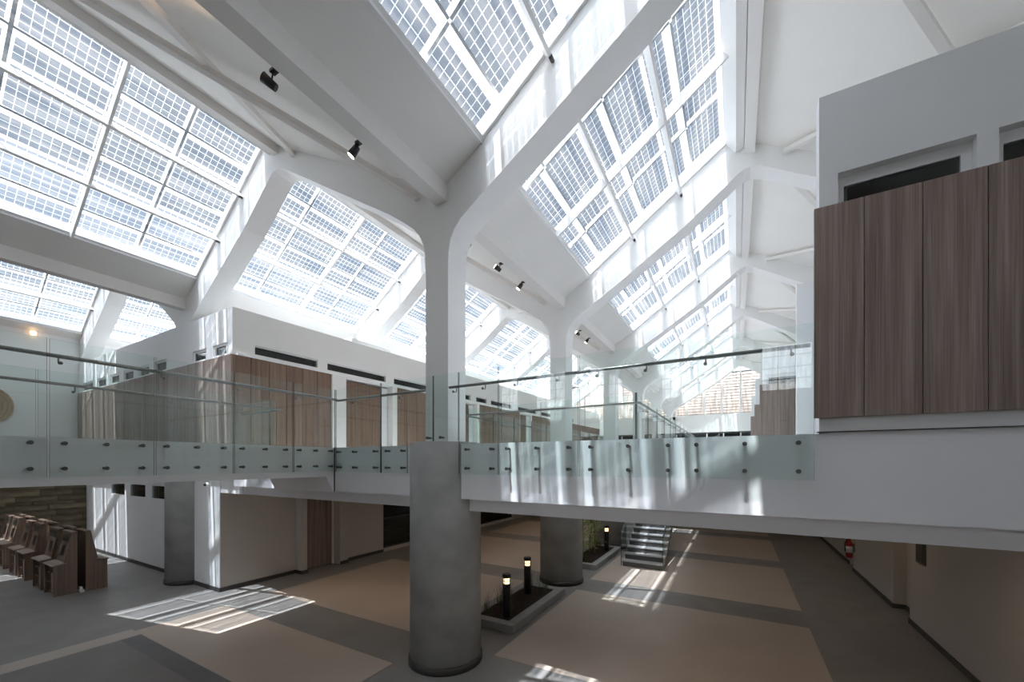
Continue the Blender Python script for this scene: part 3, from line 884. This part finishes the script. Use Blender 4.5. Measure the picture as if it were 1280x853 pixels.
# ------------------------------------------------------------------ planters, bollard lamps, plants
def planter(Y0, Y1, label):
    e = empty('planter_bed', (-4.29, (Y0+Y1)/2, 0), label, 'planter')
    X0, X1 = -4.86, -3.72
    k = MB().box(X0, X1, Y0, Y0+.2, 0, .16).box(X0, X1, Y1-.2, Y1, 0, .16).box(X0, X0+.2, Y0+.2, Y1-.2, 0, .16).box(X1-.2, X1, Y0+.2, Y1-.2, 0, .16)
    bevel(k.build('kerb', 'kerb', e), .008, 2)
    m = MB(); nx, ny = 10, 26
    vs = []; fs = []
    for j in range(ny+1):
        for i in range(nx+1):
            x = X0+.2+(X1-X0-.4)*i/nx; y = Y0+.2+(Y1-Y0-.4)*j/ny
            vs.append((x, y, .125+.02*random.random() + .012*math.sin(x*4)*math.sin(y*2.2)))
    for j in range(ny):
        for i in range(nx): fs.append((j*(nx+1)+i, j*(nx+1)+i+1, (j+1)*(nx+1)+i+1, (j+1)*(nx+1)+i))
    m.add(vs, fs, True).build('soil', 'soil', e)
planter(6.6, 9.25, 'low concrete-kerbed planter of dark bark with two bollards and grass tufts')
planter(11.75, 14.85, 'low concrete-kerbed planter of dark bark holding tall bamboo')
def bollard(x, y, label):
    e = empty('bollard_lamp', (x, y, .16), label, 'bollard lamp')
    MB().lathe((x, y, 0), [(.085,.16),(.085,.82),(.08,.83)], 24).build('post', 'black', e)
    MB().lathe((x, y, 0), [(.06,.83),(.06,.95)], 20).build('lamp_ring', 'warm', e)
    MB().lathe((x, y, 0), [(.085,.885),(.085,.892)], 24).build('louvre_ring', 'steel', e)
    for q in range(3):
        a = q*2.094+.4
        MB().cyl((x+.075*math.cos(a), y+.075*math.sin(a), .83), (x+.075*math.cos(a), y+.075*math.sin(a), .95), .006, 6).build('strut', 'black', e)
    MB().lathe((x, y, 0), [(.085,.95),(.09,.96),(.09,1.02),(.075,1.03)], 24).build('cap', 'black', e)
    ld = bpy.data.lights.new('bollard_glow', 'POINT'); ld.energy = 3.0; ld.color = (1, .7, .4); ld.shadow_soft_size = .07
    lo = bpy.data.objects.new('bollard_glow', ld); COL.objects.link(lo); lo.parent = e; lo.location = (0, 0, .73)
bollard(-4.08, 6.98, 'black bollard lamp lit under its cap at the kerb corner nearer the balustrade pier')
bollard(-4.36, 8.45, 'black bollard lamp lit under its cap standing mid planter among the grass')
bollard(-4.05, 14.05, 'black lit bollard lamp beside the bamboo and the staircase')
def blade(m, x, y, z, h, lean, a, w=.008):
    pts = []
    for i in range(4):
        t = i/3
        pts.append(Vector((x+math.cos(a)*lean*t*t, y+math.sin(a)*lean*t*t, z+h*t)))
    sx, sy = -math.sin(a)*w, math.cos(a)*w
    vs = []
    for i, p in enumerate(pts):
        k = (1-i/3.0)*.9+.1
        vs += [(p.x-sx*k, p.y-sy*k, p.z), (p.x+sx*k, p.y+sy*k, p.z)]
    m.add(vs, [(2*i, 2*i+1, 2*i+3, 2*i+2) for i in range(3)])
random.seed(11)
for (x, y) in [(-4.55,6.95),(-4.2,7.3),(-4.6,7.6),(-4.62,7.9),(-4.1,8.9),(-4.55,8.95),(-4.1,11.98),(-4.5,14.5)]:
    m = MB()
    for i in range(26):
        blade(m, x+random.gauss(0,.05), y+random.gauss(0,.05), .16, random.uniform(.25,.55), random.uniform(.03,.25), random.uniform(0,6.28), .005)
    tag(m.build('grass_tuft', 'grass'), 'sparse upright grass tuft growing from dark planter bark', 'grass', 'grass tufts in the planters')
def bamboo(x, y, h, label):
    e = empty('bamboo_plant', (x, y, .16), label, 'bamboo', None)
    lv = MB()
    for c in range(7):
        a = random.uniform(0,6.28); r = random.uniform(.02,.16)
        p = Vector((x+r*math.cos(a), y+r*math.sin(a), .16)); tx = random.uniform(-.22,.22); ty = random.uniform(-.22,.22)
        hh = h*random.uniform(.75,1.0)
        pts = [p + Vector((tx*t*t, ty*t*t, hh*t)) for t in [i/7 for i in range(8)]]
        m = MB()
        for i in range(7): m.cyl(pts[i], pts[i+1], .011-.001*i, 6)
        m.build('cane', 'cane', e)
        for i in range(150):
            t = random.uniform(.12,1.0)
            q = p + Vector((tx*t*t, ty*t*t, hh*t)) + Vector((random.gauss(0,.13), random.gauss(0,.13), random.gauss(0,.08)))
            a = random.uniform(0,6.28); d = Vector((math.cos(a), math.sin(a), random.uniform(-.9,.1))).normalized()
            s_ = d.cross(Vector((0,0,1))).normalized()*.016; L = random.uniform(.10,.19)
            lv.add([q, q+d*L*.5+s_, q+d*L, q+d*L*.5-s_], [(0,1,2,3)])
    f = lv.build('foliage', 'leaf', e); f['kind'] = 'stuff'
bamboo(-4.40, 12.4, 2.9, 'airy yellow-green bamboo clump rising behind the second pier, nearer that pier')
bamboo(-4.40, 13.4, 2.7, 'airy yellow-green bamboo clump in the planter, nearer the lit bollard')

# ------------------------------------------------------------------ study desks (kiosks) at the left
def kiosk(x0, x1, yf, dirn, label, grp='wooden study desks in back-to-back rows'):
    """dirn=+1: desk faces -y (front edge at yf); -1: faces +y"""
    Y = lambda d: yf + d*.61*dirn
    e = empty('study_desk', ((x0+x1)/2, yf + .21*dirn, 0), label, 'desk', grp)
    prof = [(.04,0),(.70,0),(.70,1.50),(.55,1.53),(.33,.80),(.04,.74)]
    for x in (x0, x1-.03):
        pts = [(Y(a), b) for a, b in prof]
        MB().prism(pts, x, x+.03, 'YZ').build('side_panel', 'kioskw', e)
    pts = [(Y(a), b) for a, b in [(0,.74),(.40,.78),(.41,.81),(0,.77)]]
    bevel(MB().prism(pts, x0-.02, x1+.02, 'YZ').build('desk_top', 'desk', e), .008, 2)
    sb = MB().prism([(Y(a), b) for a, b in [(.36,.80),(.57,1.51),(.60,1.50),(.39,.79)]], x0+.03, x1-.03, 'YZ').build('sloped_back', 'kioskw', e)
    dx = (x1-x0)
    MB().prism([(Y(a), b) for a, b in [(.395,.94),(.47,1.20),(.48,1.195),(.405,.935)]], x0+.25, x1-.25, 'YZ').build('screen', 'black', sb)
    MB().prism([(Y(a), b) for a, b in [(.50,1.30),(.55,1.47),(.56,1.465),(.51,1.295)]], x0+.12, x1-.12, 'YZ').build('name_plate', 'steel', sb)
    MB().box(x0+.03, x1-.03, Y(.12), Y(.66), .02, .05).build('plinth', 'kioskw', e)
    MB().box(x0+.03, x1-.03, Y(.64), Y(.67), .05, 1.45).build('rear_panel', 'kioskw', e)
    for z_ in (.28, .52): MB().box(x0+.03, (x0+x1)/2, Y(.10), Y(.62), z_, z_+.02).build('shelf', 'kioskw', e)
    MB().box((x0+x1)/2, (x0+x1)/2+.02, Y(.08), Y(.62), .05, .75).build('divider', 'kioskw', e)
    MB().box((x0+x1)/2+.02, x1-.03, Y(.10), Y(.12), .05, .55).build('cupboard_door', 'desk', e)
    MB().box(x0+.0, x1, Y(.55), Y(.72), 1.50, 1.545).build('top_cap', 'kioskw', e)
front = [(-15.28,-14.52),(-16.35,-15.6),(-17.95,-17.2),(-18.95,-18.2),(-20.45,-19.7),(-21.45,-20.7)]
for i, (a, b) in enumerate(front):
    lab = 'wooden study desk with sloped back, %s in the front row counted from the piers' % ('first', 'second', 'third', 'fourth', 'fifth', 'sixth')[i]
    if i == 0: lab = 'tall wooden study desk at the end of its row, its side panel nearest the piers'
    kiosk(a, b, 2.86, 1, lab)
for i, (a, b) in enumerate(front):
    lab = 'wooden study desk, %s in the rear row counted from the piers' % ('first', 'second', 'third', 'fourth', 'fifth', 'sixth')[i]
    if i == 0: lab = 'tall wooden study desk ending the rear row, its ledge turned to the sunlit wall'
    kiosk(a, b, 3.87, -1, lab)
tag(MB().box(-14.7, -14.46, 3.33, 3.41, 0, .05).box(-14.66,-14.56,3.345,3.395,.05,.12).build('cable_box', 'white'), 'small white cable box on the floor between the back-to-back desks', 'box')

# ------------------------------------------------------------------ spots on the gutter beam and other fittings
SPOT_LAB = {}
def spot(Y, up, label, X=-4.27, grp='black spotlights under the gutter beam'):
    e = empty('ceiling_spotlight', (X-.10, Y, 7.52), label, 'spotlight', grp)
    c = Vector((X-.16, Y, 7.45))
    d = Vector(up).normalized()
    bd_ = MB().cyl(c-d*.075, c+d*.07, .04, 16, .055).build('body', 'black', e)
    MB().cyl(c+d*.068, c+d*.074, .046, 16).build('lens', 'lens', bd_)
    MB().box(X-.11, X-.03, Y-.03, Y+.03, 7.515, 7.545).build('mount', 'black', e)
    MB().tube([(X-.07,Y,7.53), (X-.10,Y+.0,7.50), tuple(c-d*.02)], .009, 6).build('yoke', 'black', e)
    ld = bpy.data.lights.new('spot_light', 'SPOT'); ld.energy = 30; ld.color = (1,.66,.38); ld.spot_size = 1.3; ld.spot_blend = .6; ld.shadow_soft_size = .05
    lo = bpy.data.objects.new('spot_light', ld); COL.objects.link(lo); lo.parent = e
    lo.location = c + d*.11 - e.location; lo.rotation_euler = d.to_track_quat('-Z','Y').to_euler()
up_l = (-.5, -.7, .5); dn = (-.55, -.25, -.75)
spot(2.45, up_l, 'black spotlight with square-looking body aimed away along the gutter, glow on the ceiling behind it')
spot(3.55, dn, 'black spotlight with lit lens tilted down beside the near forked frame')
spot(6.1, up_l, 'small black spotlight tucked against the near forked frame')
spot(7.2, up_l, 'black spotlight throwing a warm streak on the ceiling between the first two frames')
spot(8.2, dn, 'black spotlight with lit lens hanging between the first two frames')
spot(12.1, up_l, 'small black spotlight between the second and third frames, aimed up')
spot(13.0, dn, 'small black spotlight between the second and third frames, aimed down')
spot(1.6, dn, 'black spotlight under the gutter over the end-wall bay', -13.37, None)
wlmp = empty('wall_lamp', (-21.9, 3.85, 7.9), 'small glowing spotlight fixed high on the white end wall', 'lamp')
MB().cyl((-21.9,3.85,7.9),(-21.82,3.85,7.9),.03,10).build('bracket', 'steel', wlmp)
MB().lathe((-21.75,3.85,7.83), [(.05,0),(.08,.03),(.08,.12),(.05,.15)], 16).build('lamp_head', 'warm', wlmp)
# woven disc on the end wall
def disc():
    c = Vector((-21.88, 2.78, 5.25)); R = .66
    e = empty('woven_disc', c, 'round woven natural-fibre disc hung on the pale end wall', 'wall decoration')
    m = MB().cyl(c, c+Vector((.05,0,0)), R-.02, 48)
    m.build('disc_body', 'rope', e)
    for k in range(6):
        r = R*(k+1)/6 - .03
        ring = MB()
        pts = [c + Vector((.055, r*math.cos(2*math.pi*i/40), r*math.sin(2*math.pi*i/40))) for i in range(41)]
        ring.tube(pts, .03 if k == 5 else .018, 6)
        ring.build('coil', 'rope', e)
    for q in range(3):
        a = q*math.pi/3+.3
        MB().bar(c+Vector((.07, .4*math.cos(a), .4*math.sin(a))), c+Vector((.07, -.4*math.cos(a), -.4*math.sin(a))), .02, .05, (1,0,0)).build('rib', 'rope', e)
disc()
# dome camera on the wall corner below the bridge
dc = empty('dome_camera', (-11.9, 5.1, 2.68), 'small white dome camera with dark lens on the sunlit wall corner', 'camera')
MB().cyl((-12.0,5.1,2.72),(-12.0,5.02,2.72),.06,16).build('housing', 'white', dc)
MB().cyl((-12.0,5.02,2.72),(-12.0,4.98,2.71),.042,14,.02).build('lens', 'black', dc)
# things on the right lower wall
fe = empty('fire_extinguisher', (3.0, 15.5, .40), 'red fire extinguisher hung at the end of the lower wall', 'fire extinguisher')
MB().lathe((2.98,15.45,.43), [(.07,0),(.085,.03),(.085,.42),(.05,.5),(.03,.54)], 20).build('cylinder', 'red', fe)
MB().box(2.94,3.02,15.42,15.48,0.97,1.01).cyl((2.98,15.45,.99),(2.9,15.40,1.05),.012,6).build('valve', 'black', fe)
MB().tube([(2.93,15.43,.98),(2.87,15.41,.85),(2.88,15.41,.60)],.014,6).build('hose', 'black', fe)
MB().box(3.06,3.11,15.42,15.48,.6,.85).build('wall_bracket', 'steel', fe)
MB().lathe((2.98,15.45,.43), [(.0865,.15),(.0865,.34)], 20).build('label_band', 'white', fe)
pl = MB().box(3.085,3.11,10.3,10.72,1.35,2.05)
o = tag(pl.build('wall_plate', 'bronze'), 'dark bronze square plate on the lower right wall past the recess', 'plaque')
MB().box(3.078,3.085,10.34,10.68,1.39,2.01).build('plate_face', 'skirt', o)
o = tag(bevel(MB().box(3.09,3.11,10.92,11.04,1.7,1.9).build('switch_plate', 'bronze'), .004, 1), 'small dark switch plate at the corner of the lower right wall', 'switch')
MB().box(3.084,3.09,10.95,11.01,1.76,1.84).build('rocker', 'skirt', o)
ex = empty('exit_sign', (-1.6, 20.0, 2.9), 'dark green exit sign hung under the far gallery', 'sign')
MB().box(-2.0,-1.2,19.98,20.02,2.62,2.9).build('sign_box', 'green', ex)
MB().cyl((-1.9,20,2.9),(-1.9,20,3.05),.01,6).build('hanger', 'steel', ex)
MB().cyl((-1.3,20,2.9),(-1.3,20,3.05),.01,6).build('hanger', 'steel', ex)

# ------------------------------------------------------------------ unseen downlights added under the mezzanine to warm and brighten the lower hall
def downlight(x, y, z, label):
    e = empty('added_downlight', (x, y, z), label, 'downlight', 'unseen added downlights under the mezzanine')
    MB().lathe((x, y, z-.03), [(.11,0),(.12,.012),(.12,.03)], 20).build('trim_ring', 'white', e)
    MB().lathe((x, y, z-.036), [(.085,0),(.085,.01)], 20).build('lens', 'lens', e)
    ld = bpy.data.lights.new('added_downlight_beam', 'SPOT'); ld.energy = 22 if x < -5 else 12; ld.color = (1, .74, .5); ld.spot_size = 2.2; ld.spot_blend = .8; ld.shadow_soft_size = .08
    lo = bpy.data.objects.new('added_downlight_beam', ld); COL.objects.link(lo); lo.parent = e; lo.location = (0, 0, -.05)
for x in (-9.3, -7.0, -.7, 2.3):
    for y in (6.7, 11.2, 15.4, 19.6):
        z = 2.53 if y < 8 else 3.05
        downlight(x, y, z, 'added unseen downlight in the %s' % ('soffit behind the mezzanine edge beam' if y < 8 else 'soffit of the gallery past the stairwell'))
